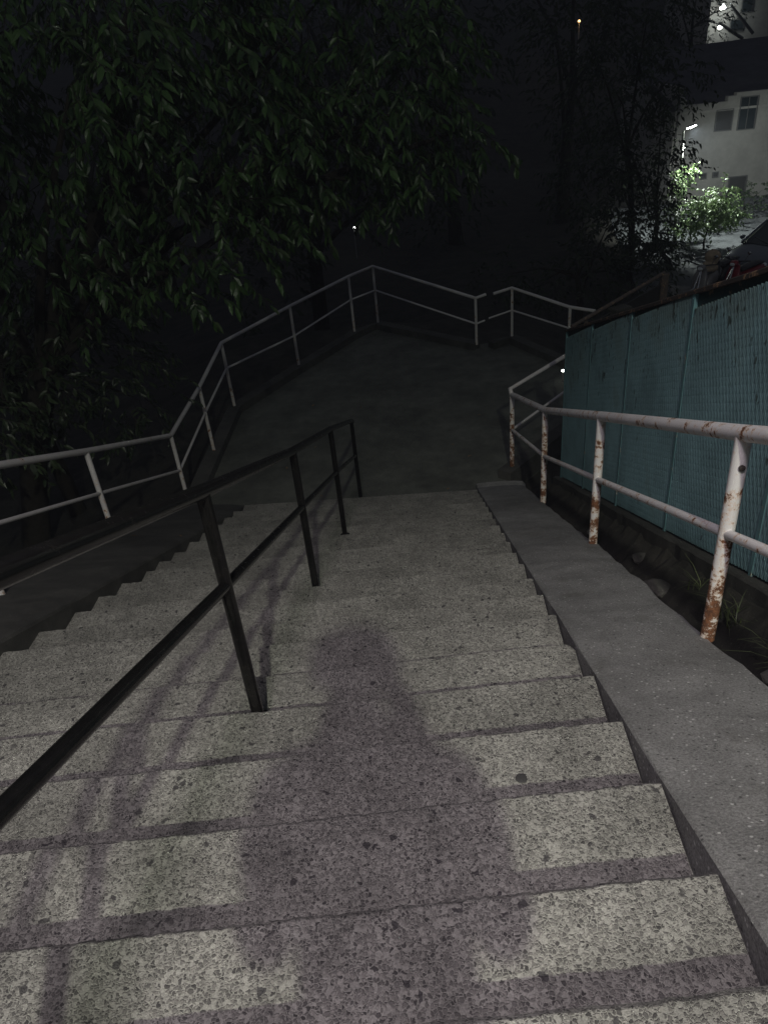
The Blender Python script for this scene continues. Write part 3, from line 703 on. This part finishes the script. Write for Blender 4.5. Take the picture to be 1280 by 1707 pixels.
def light(name, typ, loc, power, col, size=.1, spot=None, blend=.5, aim=None, parent=None):
    d = bpy.data.lights.new(name, typ); d.energy = power; d.color = col; d.shadow_soft_size = size
    if spot: d.spot_size = R(spot); d.spot_blend = blend
    o = bpy.data.objects.new(name, d); COL.objects.link(o); o.location = loc
    if aim is not None: o.rotation_euler = (Vector(aim) - Vector(loc)).to_track_quat('-Z', 'Y').to_euler()
    if parent is not None: o.parent = parent; o.location = Vector(loc) - origin(parent)
    return o
light('lamp_light', 'SPOT', (9.15, 26.98, -2.93), LAMP_FAR_W, (.93, 1, .93), .06, 152, .4, (11.5, 27.5, -6.0), lp)

# ------------------------------------------------------------------ house with windows
hs = thing('house', 'pale plastered house with dark windows behind the street lamp', 'house', (15, 34, -6.6))
def wall_poly(poly, y0, y1):
    n = len(poly); v = [(x, y0, z) for x, z in poly] + [(x, y1, z) for x, z in poly]
    return v, [tuple(range(n)), tuple(range(2 * n - 1, n - 1, -1))] + [(i, n + i, n + (i + 1) % n, (i + 1) % n) for i in range(n)]
v, f = wall_poly([(10.9, -7.2), (24, -7.2), (24, -2.5), (13.10, -2.50), (13.10, -2.60), (12.78, -2.60), (12.78, -2.78), (10.9, -2.78)], 34, 34.3)
mesh('wall', v, f, M['plaster'], hs)
v, f = wall_poly([(10.85, -3.02), (24, -3.02), (24, -3.10), (10.85, -3.10)], 33.95, 34.0); mesh('cornice', v, f, M['plaster2'], hs)
b = MB(); b.box((10.95, 33.9, -2.72), (.14, .2, .5)); b.box((11.1, 33.98, -2.72), (.1, .1, .3)); b.build('parapet_post', M['plaster2'], hs)
v = [(10.7, 34.3, -2.85), (24, 34.3, -2.6), (24, 43, -.75), (10.7, 43, -1.0)]; v += [(x, y, z - .15) for x, y, z in v]
mesh('roof', v, [(0, 1, 2, 3), (7, 6, 5, 4), (0, 4, 5, 1), (1, 5, 6, 2), (2, 6, 7, 3), (3, 7, 4, 0)], M['roof'], hs)
b = MB(); b.box((10.95, 38.6, -4.6), (.2, 8.7, 5)); b.box((17.5, 42.9, -4.2), (13, .2, 5.8)); b.build('wall', M['plaster2'], hs)
def window(x0, x1, z0, z1, mat, bars=0):
    y = 33.97; b = MB(); t = .035
    b.box(((x0 + x1) / 2, y, z0), (x1 - x0 + t, .08, t)); b.box(((x0 + x1) / 2, y, z1), (x1 - x0 + t, .08, t))
    b.box((x0, y, (z0 + z1) / 2), (t, .078, z1 - z0 - t)); b.box((x1, y, (z0 + z1) / 2), (t, .078, z1 - z0 - t))
    for i in range(bars): b.box((x0 + (x1 - x0) * (i + 1) / (bars + 1), y + .005, (z0 + z1) / 2), (.02, .05, z1 - z0 - t))
    fr = b.build('window', M['frame'], hs)
    b = MB(); b.box(((x0 + x1) / 2, y + .015, (z0 + z1) / 2), (x1 - x0 - t - .004, .02, z1 - z0 - t - .004)); b.build('pane', mat, fr)
window(12.39, 13.04, -3.82, -3.06, M['shutter']); window(13.29, 13.95, -3.85, -2.68, M['glass'], 1)
window(13.27, 13.97, -6.9, -5.61, M['shutter']); window(12.08, 12.29, -5.57, -5.37, M['shutter']); window(12.56, 12.77, -5.55, -5.36, M['shutter'])
window(15.2, 16.2, -4.0, -2.9, M['glass'], 1); window(17.4, 18.4, -4.0, -2.9, M['glass'], 1); window(15.4, 16.3, -6.6, -5.5, M['glass'], 1)
# building further up
b2 = thing('building', 'grey building with lit corner above the dark roof at the top right', 'building', (25, 60, -3))
v, f = wall_poly([(20.6, -4), (36, -4), (36, 9), (20.6, 9)], 60, 61); mesh('wall', v, f, M['plaster2'], b2)
b = MB(); b.box((28, 65.5, 2.5), (15, 9, 12.8)); b.build('wall', M['plaster2'], b2)
for x0, x1, z0, z1 in ((22.6, 23.3, .25, 1.3), (22.0, 22.9, -.75, -.05), (24.6, 25.6, .4, 1.8), (27, 28, .4, 1.8), (22.6, 23.6, 3.4, 4.9), (25, 26, 3.4, 4.9)):
    b = MB(); b.box(((x0 + x1) / 2, 59.97, (z0 + z1) / 2), (x1 - x0, .1, z1 - z0)); fr = b.build('window', M['frame'], b2)
    b = MB(); b.box(((x0 + x1) / 2, 59.915, (z0 + z1) / 2), (x1 - x0 - .12, .02, z1 - z0 - .12)); b.build('pane', M['glass'], fr)
b = MB(); b.tube([(21.5, 58.9, .75), (23.2, 58.9, -.95)], .10, 8); b.build('stair_rail', M['shutter'], b2)
b = MB(); b.tube([(20.9, 58.95, -.15), (22.6, 58.95, -1.2)], .10, 8); b.build('stair_rail', M['shutter'], b2)
def small_lamp(name, label, loc, r, glow, power=0, col=(1, 1, 1), post=None, group=None):
    t = thing(name, label, 'lamp', loc, 0, group)
    b = MB(); b.blob(loc, (r, r, r * .8), 2, .0); b.build('lens', glow, t, smooth=True)
    b = MB()
    if post == 'wall': b.box((loc[0], loc[1] + .25, loc[2] + r), (r * .8, .55, r * .5))
    else: b.tube([(loc[0], loc[1], post), (loc[0], loc[1], loc[2] - r * .5)], max(.012, r * .3), 8)
    b.build('bracket' if post == 'wall' else 'post', M['lamp_case'], t)
    if power: light('lamp_light', 'POINT', (loc[0], loc[1] - r * 1.6 - .05, loc[2] - .02), power, col, r, parent=t)
small_lamp('wall_lamp', 'white lamp high on the corner of the upper building', (21.15, 59.3, .66), .19, M['dot_glow'], 45, (.9, 1, .95), 'wall')
small_lamp('wall_lamp', 'white lamp lower on the corner of the upper building', (21.12, 59.3, -.42), .15, M['dot_glow'], 14, (.9, 1, .95), 'wall')
small_lamp('garden_lamp', 'tiny white lamp glinting under the leaves beyond the back railing', (-2.22, 29, -5.35), .05, M['dot_glow'], 0, post=-6.6)
small_lamp('marker_lamp', 'tiny white lamp at the foot of the far rail beside the fence end', (2.37, 12.05, -4.83), .024, M['dot_glow'], 0, post=-5.04)
small_lamp('street_light', 'small orange lamp among dark leaves at the top of the picture', (11.97, 60, .78), .10, M['orange_glow'], 6, (1, .6, .25), post=-3.5)

# ------------------------------------------------------------------ scooters and car
def wheel(parent, x, r, wdt):
    b = MB(); b.lathe([(r * .66, -wdt * .4), (r * .9, -wdt / 2), (r, -wdt * .25), (r, wdt * .25), (r * .9, wdt / 2), (r * .66, wdt * .4)], (x, 0, r), 22, 'Y'); t = b.build('wheel', M['tyre'], parent, smooth=True, local=True)
    b = MB(); b.lathe([(r * .15, -wdt * .55), (r * .62, -wdt * .42), (r * .64, 0), (r * .62, wdt * .42), (r * .15, wdt * .55)], (x, 0, r), 16, 'Y'); b.build('rim', M['chrome'], t, smooth=True, local=True)
def loft(sections):
    n = len(sections[0]); v = [p for s in sections for p in s]
    f = [(i * n + j, i * n + (j + 1) % n, (i + 1) * n + (j + 1) % n, (i + 1) * n + j) for i in range(len(sections) - 1) for j in range(n)]
    return v, f + [tuple(range(n - 1, -1, -1)), tuple((len(sections) - 1) * n + j for j in range(n))]
def ring(x, hw, z0, z1, n=12, p=2.6):
    out = []
    for j in range(n):
        a = 2 * math.pi * (j + .5) / n; c, s = math.cos(a), math.sin(a)
        out.append((x, hw * math.copysign(abs(c) ** (2 / p), c), (z0 + z1) / 2 + (z1 - z0) / 2 * math.copysign(abs(s) ** (2 / p), s)))
    return out
def scooter(label, loc, rz, paint, group):
    t = thing('scooter', label, 'scooter', loc, rz, group)
    wheel(t, -.62, .24, .10); wheel(t, .62, .24, .10)
    v, f = loft([ring(-.98, .05, .62, .70), ring(-.85, .14, .50, .74), ring(-.55, .17, .36, .74), ring(-.2, .16, .30, .70), ring(-.05, .12, .28, .50)]); mesh('body', v, f, paint, t, True, True)
    v, f = loft([ring(-.12, .15, .22, .30), ring(.15, .16, .22, .29), ring(.34, .15, .22, .31)]); mesh('footboard', v, f, M['black_plastic'], t, True, True)
    v, f = loft([[(x, y, z) for (z_, y, x) in [(0, 0, 0)] for x, y, z in ring(.0, .16, 0, .07)]] ) if False else loft([[(.34 + q[2] + d, q[1] * w_, zz) for q in ring(0, .19, -.04, .04)] for zz, w_, d in ((.24, .8, .0), (.45, 1, -.03), (.7, .95, -.09), (.92, .6, -.15))]); mesh('front_shield', v, f, paint, t, True, True)
    v, f = loft([ring(.44, .07, .40, .46), ring(.58, .09, .44, .52), ring(.78, .07, .40, .46)]); mesh('mudguard', v, f, paint, t, True, True)
    v, f = loft([ring(-.88, .11, .74, .80), ring(-.6, .14, .745, .85), ring(-.2, .13, .72, .81), ring(-.02, .08, .70, .76)]); mesh('seat', v, f, M['black_plastic'], t, True, True)
    b = MB(); b.tube([(.60, .07, .24), (.42, .04, .60), (.24, 0, .98)], .022, 8); b.tube([(.60, -.07, .24), (.42, -.04, .60), (.24, 0, .96)], .022, 8); b.build('fork', M['chrome'], t, True, local=True) if False else mesh('fork', b.v, b.f, M['chrome'], t, True, True)
    b = MB(); b.tube([(.12, -.33, 1.03), (.20, -.16, 1.02), (.23, 0, .99), (.20, .16, 1.02), (.12, .33, 1.03)], .016, 8); mesh('handlebar', b.v, b.f, M['black_plastic'], t, True, True)
    v, f = loft([ring(.20, .09, .90, 1.03), ring(.28, .11, .88, 1.03), ring(.34, .08, .90, 1.0)]); mesh('headlight_housing', v, f, paint, t, True, True)
    v, f = loft([ring(.335, .07, .90, .99), ring(.37, .05, .92, .97)]); mesh('headlight', v, f, M['head_lens'], t, True, True)
    for s in (-1, 1):
        b = MB(); b.tube([(.16, s * .2, 1.03), (.14, s * .27, 1.18)], .007, 6); b.blob((.14, s * .28, 1.22), (.015, .06, .045), 1, 0); mesh('mirror', b.v, b.f, M['chrome'], t, True, True)
    b = MB(); b.box((-.98, 0, .62), (.03, .16, .06)); mesh('tail_light', b.v, b.f, M['red_paint'], t, False, True)
    return t
scooter('red scooter parked behind the top edge of the teal fence', (8.12, 19.3, -6.14), R(215), M['red_paint'], 'scooters parked behind the fence')
scooter('grey scooter parked at the left end of the row behind the fence', (7.22, 19.2, -6.14), R(230), M['grey_paint'], 'scooters parked behind the fence')
scooter('black scooter parked between the grey and the red one', (7.80, 19.85, -6.14), R(222), M['black_plastic'], 'scooters parked behind the fence')
b = MB(); b.blob((7.45, 19.45, -5.08), (.20, .18, .20), 3, .10)
b.blob((7.38, 19.4, -5.28), (.19, .2, .16), 3, .08)
tag(b.build('cloth_bundle', M['tan'], smooth=True), 'tan cloth bundle heaped on the seat of the grey scooter', 'cloth bundle')
car = thing('car', 'pale silver car with dark windscreen parked at the right edge', 'car', (10.75, 22.4, -6.40), R(212))
st = [(-2.15, .70, .38, .78), (-2.05, .82, .28, .92), (-1.3, .87, .22, .98), (0, .88, .2, .97), (.9, .87, .22, .95), (1.7, .82, .24, .84), (2.05, .74, .30, .70), (2.15, .62, .38, .60)]
v, f = loft([ring(x, hw, z0, z1, 20, 4.5) for x, hw, z0, z1 in st]); mesh('body', v, f, M['car_paint'], car, True, True)
cab = [(-1.75, .70, .95), (-1.05, .64, 1.40), (-.2, .64, 1.45), (.35, .64, 1.40), (1.15, .74, .93)]
v, f = loft([[(x, -hw - .06, .9), (x, -hw, z - .05), (x, -hw + .1, z), (x, hw - .1, z), (x, hw, z - .05), (x, hw + .06, .9)] for x, hw, z in cab]); mesh('window', v, f, M['glass'], car, False, True)
v, f = loft([[(x, -hw, z - .03), (x, -hw + .12, z + .025), (x, 0, z + .035), (x, hw - .12, z + .025), (x, hw, z - .03)] for x, hw, z in ((-1.1, .62, 1.39), (-.6, .66, 1.45), (-.2, .66, 1.46), (.38, .64, 1.40))]); mesh('roof', v, f, M['car_paint'], car, True, True)
for s in (-1, 1):
    b = MB(); 
    for pa, pr in (([(.36, s * .62, 1.405), (1.17, s * .74, .945)], .035), ([(-.25, s * .66, 1.42), (-.25, s * .74, .95)], .03), ([(-1.05, s * .62, 1.39), (-1.75, s * .70, .95)], .04)):
        b = MB(); b.tube(pa, pr, 6); mesh('pillar', b.v, b.f, M['car_paint'], car, True, True)
    b = MB(); b.blob((2.0, s * .56, .66), (.14, .15, .07), 2, 0); mesh('headlight', b.v, b.f, M['head_lens'], car, True, True)
    b = MB(); b.blob((.85, s * .95, .98), (.07, .10, .07), 2, 0); mesh('mirror', b.v, b.f, M['car_paint'], car, True, True)
for x in (-1.3, 1.35):
    for s in (-1, 1):
        b = MB(); b.lathe([(.20, -.09), (.29, -.1), (.31, -.05), (.31, .05), (.29, .1), (.20, .09)], (x, s * .80, .31), 22, 'Y'); t = mesh('wheel', b.v, b.f, M['tyre'], car, True, True)
        b = MB(); b.lathe([(.05, -.105), (.2, -.095), (.2, .095), (.05, .105)], (x, s * .80, .31), 16, 'Y'); mesh('rim', b.v, b.f, M['chrome'], t, True, True)
b = MB(); b.tube([(.95, -.5, 1.05), (1.12, .1, .965)], .008, 5); mesh('wiper', b.v, b.f, M['black_plastic'], car, True, True)
b = MB(); b.bevbox((2.16, 0, .50), (.04, .9, .14), .01); mesh('grille', b.v, b.f, M['black_plastic'], car, False, True)

# ------------------------------------------------------------------ small things on the ground
b = MB()
def tread_z(x, y):
    for k, n in enumerate(NOSE):
        if y <= n + skew(k) * (XR - x) - .002: return slope(n) if k else ZT
    return ZL
b.blob((.0, .0, .002), (.018, .018, .003), 2, .04)
g = b.build('gum_spot', M['gum']); tag(g, 'dark round gum spot on the step right of the head shadow', 'gum spot')
g.location = (.2265, 1.56, slope(1.795) + .003)
v0, f0 = leaf_geo(.42, .03, .05)
me = bpy.data.meshes.new('fallen_leaf'); me.from_pydata(v0.tolist(), [], f0); me.materials.append(M['litter'])
spots = [(.75, 3.1), (.9, 1.6), (1.0, 2.1), (.85, 5.3)]
litter_pts = [(.72, 3.7), (.95, 1.35)]
for i in range(10):
    x, y = random.uniform(-3, .9), random.uniform(8.6, 13.5)
    l = bpy.data.objects.new('fallen_leaf', me); COL.objects.link(l); s = random.uniform(.05, .10)
    l.location = (x, y, ZL + .006); l.rotation_euler = (random.uniform(-.2, .2), random.uniform(-.1, .1), random.uniform(0, 6.28)); l.scale = (s, s, s)
    tag(l, 'small dry leaf fallen on the dark landing below the steps', 'leaf', 'dry leaves on the lower landing')
for i in range(6):
    x = random.uniform(-3.1, -2.55); y = random.uniform(3.2, 8)
    l = bpy.data.objects.new('fallen_leaf', me); COL.objects.link(l); s = random.uniform(.04, .08)
    l.location = (x, y, slope(y) + .03 - (.03 if x > -2.8 else 0)); l.rotation_euler = (R(-23.8), random.uniform(-.1, .1), random.uniform(0, 6.28)); l.scale = (s, s, s)
    tag(l, 'small dry leaf lying on the dark strip left of the steps', 'leaf', 'dry leaves on the left strip')
for y, x, s, lab in ((2.15, 1.36, .075, 'flat rough stone in the dirt nearest the right edge under the fence'), (2.95, 1.40, .06, 'rough stone in the dirt just past the nearest rusty post'), (3.6, 1.33, .085, 'largest rough stone in the dirt between the first two rusty posts'), (4.25, 1.42, .05, 'small stone in the dirt just before the second rusty post'), (5.3, 1.36, .06, 'stone in the dirt past the second rusty post')):
    b = MB(); b.blob((0, 0, 0), (s * 1.3, s, s * .38), 2, .10)
    st_ = b.build('stone', M['stone'], smooth=False); st_.location = (x, y, slope(y) - .13 + (x - 1.28) * .5 + s * .1); st_.rotation_euler = (random.uniform(-.4, .4), random.uniform(-.4, .2), random.uniform(0, 6))
    tag(st_, lab, 'stone', 'stones in the gutter')
# weeds at the foot of the fence
for wx, wy, n, lab in ((1.44, 2.85, 26, 'tuft of thin grass at the fence foot right of the nearest rusty post'), (1.47, 3.35, 16, 'tuft of thin grass at the fence foot left of the nearest rusty post'), (1.42, 2.3, 30, 'tuft of grass low at the right edge under the fence')):
    t = thing('weed', lab, 'weed', (wx, wy, slope(wy) - .06), 0, 'weeds at the fence foot')
    for i in range(n):
        a = random.uniform(0, 6.28); L = random.uniform(.12, .32); d = Vector((math.cos(a) - .3, math.sin(a), 0)) * random.uniform(.4, .9)
        p0 = Vector((wx + random.uniform(-.05, .05), wy + random.uniform(-.06, .06), slope(wy) - .08)); wd = Vector((-d.y, d.x, 0)).normalized() * .0035
        pts = [p0 + d * L * q * q + Vector((0, 0, L * (q - .45 * q * q))) for q in (0, .35, .7, 1)]
        vs = []
        for q, p in enumerate(pts): k = 1 - q / 3.2; vs += [p - wd * k, p + wd * k]
        mesh('blade', vs, [(0, 1, 3, 2), (2, 3, 5, 4), (4, 5, 7, 6)], M['grass'], t)

# ------------------------------------------------------------------ lamps behind the viewer
nl = thing('street_lamp', 'tall street lamp behind the viewer that throws the shadows on the steps', 'street lamp', (.66, -5.75, ZT))
b = MB(); b.tube([(.66, -5.75, ZT - .1), (.66, -5.75, ZT + .9), (.66, -5.75, 4.2), (.66, -5.6, 4.55), (.66, -5.25, 4.66)], [.08, .07, .05, .042, .035], 14); b.build('pole', M['lamp_pole'], nl, smooth=True)
b = MB(); b.bevbox((.66, -5.02, 4.64), (.2, .56, .09), .03); b.build('lamp_case', M['lamp_case'], nl)
b = MB(); b.bevbox((.66, -5.0, 4.59), (.15, .42, .03), .01); b.build('lens', M['near_glow'], nl)
light('lamp_light', 'SPOT', LAMP_NEAR, LAMP_NEAR_W, (.985, 1, .79), .07, 94, 1.0, (.4, -2.6, -1.6), nl)
light('lamp_spill', 'POINT', (LAMP_NEAR[0], LAMP_NEAR[1] + .05, LAMP_NEAR[2] - .05), 520, (.92, 1, .84), .12, parent=nl)  # extra point light added to brighten the foliage and back rails
sl = thing('street_lamp', 'unseen fill lamp added high behind the viewer casting a soft pinkish light', 'street lamp', (-1.6, -2.6, ZT))  # pinkish second lamp; fixture and overhead place made up to fill the shadows
LX, LY, LZ = LAMP_FILL
b = MB(); b.tube([(-1.6, -2.6, ZT - .1), (-1.6, -2.6, LZ - .2), (-1.5, -2.5, LZ + .12), (LX - .3, LY - .2, LZ + .2)], [.07, .05, .045, .035], 12); b.build('pole', M['lamp_pole'], sl, smooth=True)
b = MB(); b.lathe([(.05, LZ + .26), (.12, LZ + .22), (.32, LZ + .07), (.33, LZ + .05)], (LX, LY, 0), 24); b.build('lamp_shade', M['lamp_case'], sl, smooth=True)
b = MB(); b.lathe([(.29, LZ + .04), (.28, LZ + .02)], (LX, LY, 0), 24); b.build('lens', M['fill_glow'], sl)
light('lamp_light', 'SPOT', LAMP_FILL, LAMP_FILL_W, (1, .87, .96), .45, 96, 1.0, (-.15, -.1, -1.6), sl)

# ------------------------------------------------------------------ the photographer, standing where the picture was taken from
def skin_obj(name, chains, mat, parent, sub=2):
    """chains: lists of (x, y, z, r); equal points are shared."""
    vid, vs, rs, es = {}, [], [], []
    for ch in chains:
        prev = None
        for (x, y, z, r) in ch:
            key = (round(x, 4), round(y, 4), round(z, 4))
            if key not in vid: vid[key] = len(vs); vs.append((x, y, z)); rs.append(r)
            i = vid[key]
            if prev is not None and prev != i: es.append((prev, i))
            prev = i
    me = bpy.data.meshes.new(name); o = None
    base = np.array(origin(parent)); me.from_pydata((np.array(vs) - base).tolist(), es, []); me.materials.append(mat)
    o = bpy.data.objects.new(name, me); COL.objects.link(o); o.parent = parent
    md = o.modifiers.new('skin', 'SKIN'); md.use_smooth_shade = True
    for i, r in enumerate(rs):
        s = me.skin_vertices[0].data[i]
        s.radius = (r, r) if isinstance(r, (int, float)) else r
    me.skin_vertices[0].data[0].use_root = True
    m2 = o.modifiers.new('sub', 'SUBSURF'); m2.levels = sub; m2.render_levels = sub
    return o
ps = thing('person', 'person in a dark jacket holding up a phone whose shadow falls on the steps', 'person', (0, -.30, ZT))
yb = -.30
pel = (0, yb, -.60, (.15, .11))
body = [[pel, (0, yb - .01, -.46, (.14, .10)), (0, yb - .015, -.30, (.155, .105)), (0, yb - .01, -.17, (.11, .09)), (0, yb, .0, .055), (0, yb + .015, .05, .055), (0, yb + .03, .12, (.078, .098)), (0, yb + .02, .20, (.07, .085))]]
for s in (-1, 1):
    body.append([pel, (s * .10, yb, -.68, .088), (s * .105, yb + .02, -1.06, .055), (s * .11, yb - .02, -1.25, .052), (s * .11, yb - .03, ZT + .09, .037), (s * .115, yb + .05, ZT + .05, .038), (s * .12, yb + .15, ZT + .035, .03)])
    arm = [(0, yb - .01, -.17, (.11, .09)), (s * .225, yb - .01, -.19, .058), (s * .215, yb + .0, -.48, .042), (s * .12, yb + .155, -.26, .033), (s * .062, yb + .235, -.115, .026), (s * .055, yb + .252, -.085, .024)]
    body.append(arm)
    pal = (s * .055, yb + .252, -.085, .024)
    for fz, fr, L in ((-.085, .0085, .9), (-.066, .009, 1.0), (-.048, .009, 1.0), (-.030, .008, .85)):
        body.append([pal, (s * .060, yb + .262, fz, fr), (s * .052, yb + .278, fz + .006, fr * .95), (s * (.052 - .022 * L), yb + .276, fz + .008, fr * .85)])
    body.append([pal, (s * .050, yb + .238, -.06, .0105), (s * .040, yb + .240, -.035, .009)])
skin_obj('body', body, M['skin'], ps)
jk = [[(0, yb, -.66, (.175, .135)), (0, yb - .01, -.46, (.172, .13)), (0, yb - .015, -.30, (.20, .13)), (0, yb - .01, -.19, (.12, .10)), (0, yb - .002, -.09, .07)]]
for s in (-1, 1): jk.append([(0, yb - .01, -.19, (.12, .10)), (s * .225, yb - .01, -.195, .075), (s * .215, yb + .0, -.48, .058), (s * .125, yb + .15, -.29, .045), (s * .07, yb + .225, -.13, .040)])
skin_obj('jacket', jk, M['jacket'], ps)
tr_ = [[(0, yb, -.60, (.165, .125)), (0, yb, -.66, (.16, .12))]]
for s in (-1, 1): tr_.append([(0, yb, -.66, (.16, .12)), (s * .10, yb, -.74, .105), (s * .105, yb + .02, -1.06, .075), (s * .11, yb - .03, ZT + .12, .062)])
skin_obj('trousers', tr_, M['trouser'], ps)
for s in (-1, 1): skin_obj('shoe', [[(s * .11, yb - .05, ZT + .055, .05), (s * .115, yb + .05, ZT + .05, .052), (s * .122, yb + .17, ZT + .04, .042)]], M['black_plastic'], ps)
skin_obj('hair', [[(0, yb - .01, .27, (.105, .10)), (0, yb - .02, .21, (.15, .11)), (0, yb - .035, .13, (.150, .08)), (0, yb - .05, .09, (.105, .055))]], M['hair'], ps)
for s in (-1, 1):
    b = MB(); b.blob((s * .032, yb + .118, .115), (.013, .008, .008), 2, 0); b.build('eye', M['head_lens'], ps, smooth=True)
b = MB(); b.blob((0, yb + .130, .085), (.014, .02, .022), 2, 0); b.build('nose', M['skin'], ps, smooth=True)
b = MB(); b.blob((0, yb + .115, .045), (.024, .008, .007), 2, 0); b.build('mouth', M['red_paint'], ps, smooth=True)
ps.scale = (1, 1, 1.045)
# the phone, just behind the lens
bm = bmesh.new(); bmesh.ops.create_cube(bm, size=1)
for v in bm.verts: v.co = Vector((v.co.x * .072, v.co.y * .150, v.co.z * .008))
bmesh.ops.bevel(bm, geom=bm.edges[:], offset=.003, segments=2, affect='EDGES')
rotm = Matrix([[RM[i][0], -RM[i][1], -RM[i][2]] for i in range(3)])
bm.transform(rotm.to_4x4()); bm.verts.index_update()
off = rotm @ Vector((.018, -.055, .012))
ph = mesh('phone', [v.co + off for v in bm.verts], [tuple(v.index for v in f.verts) for f in bm.faces], M['black_plastic']); bm.free()
tag(ph, 'black phone held up in both hands by the person in the dark jacket', 'phone')
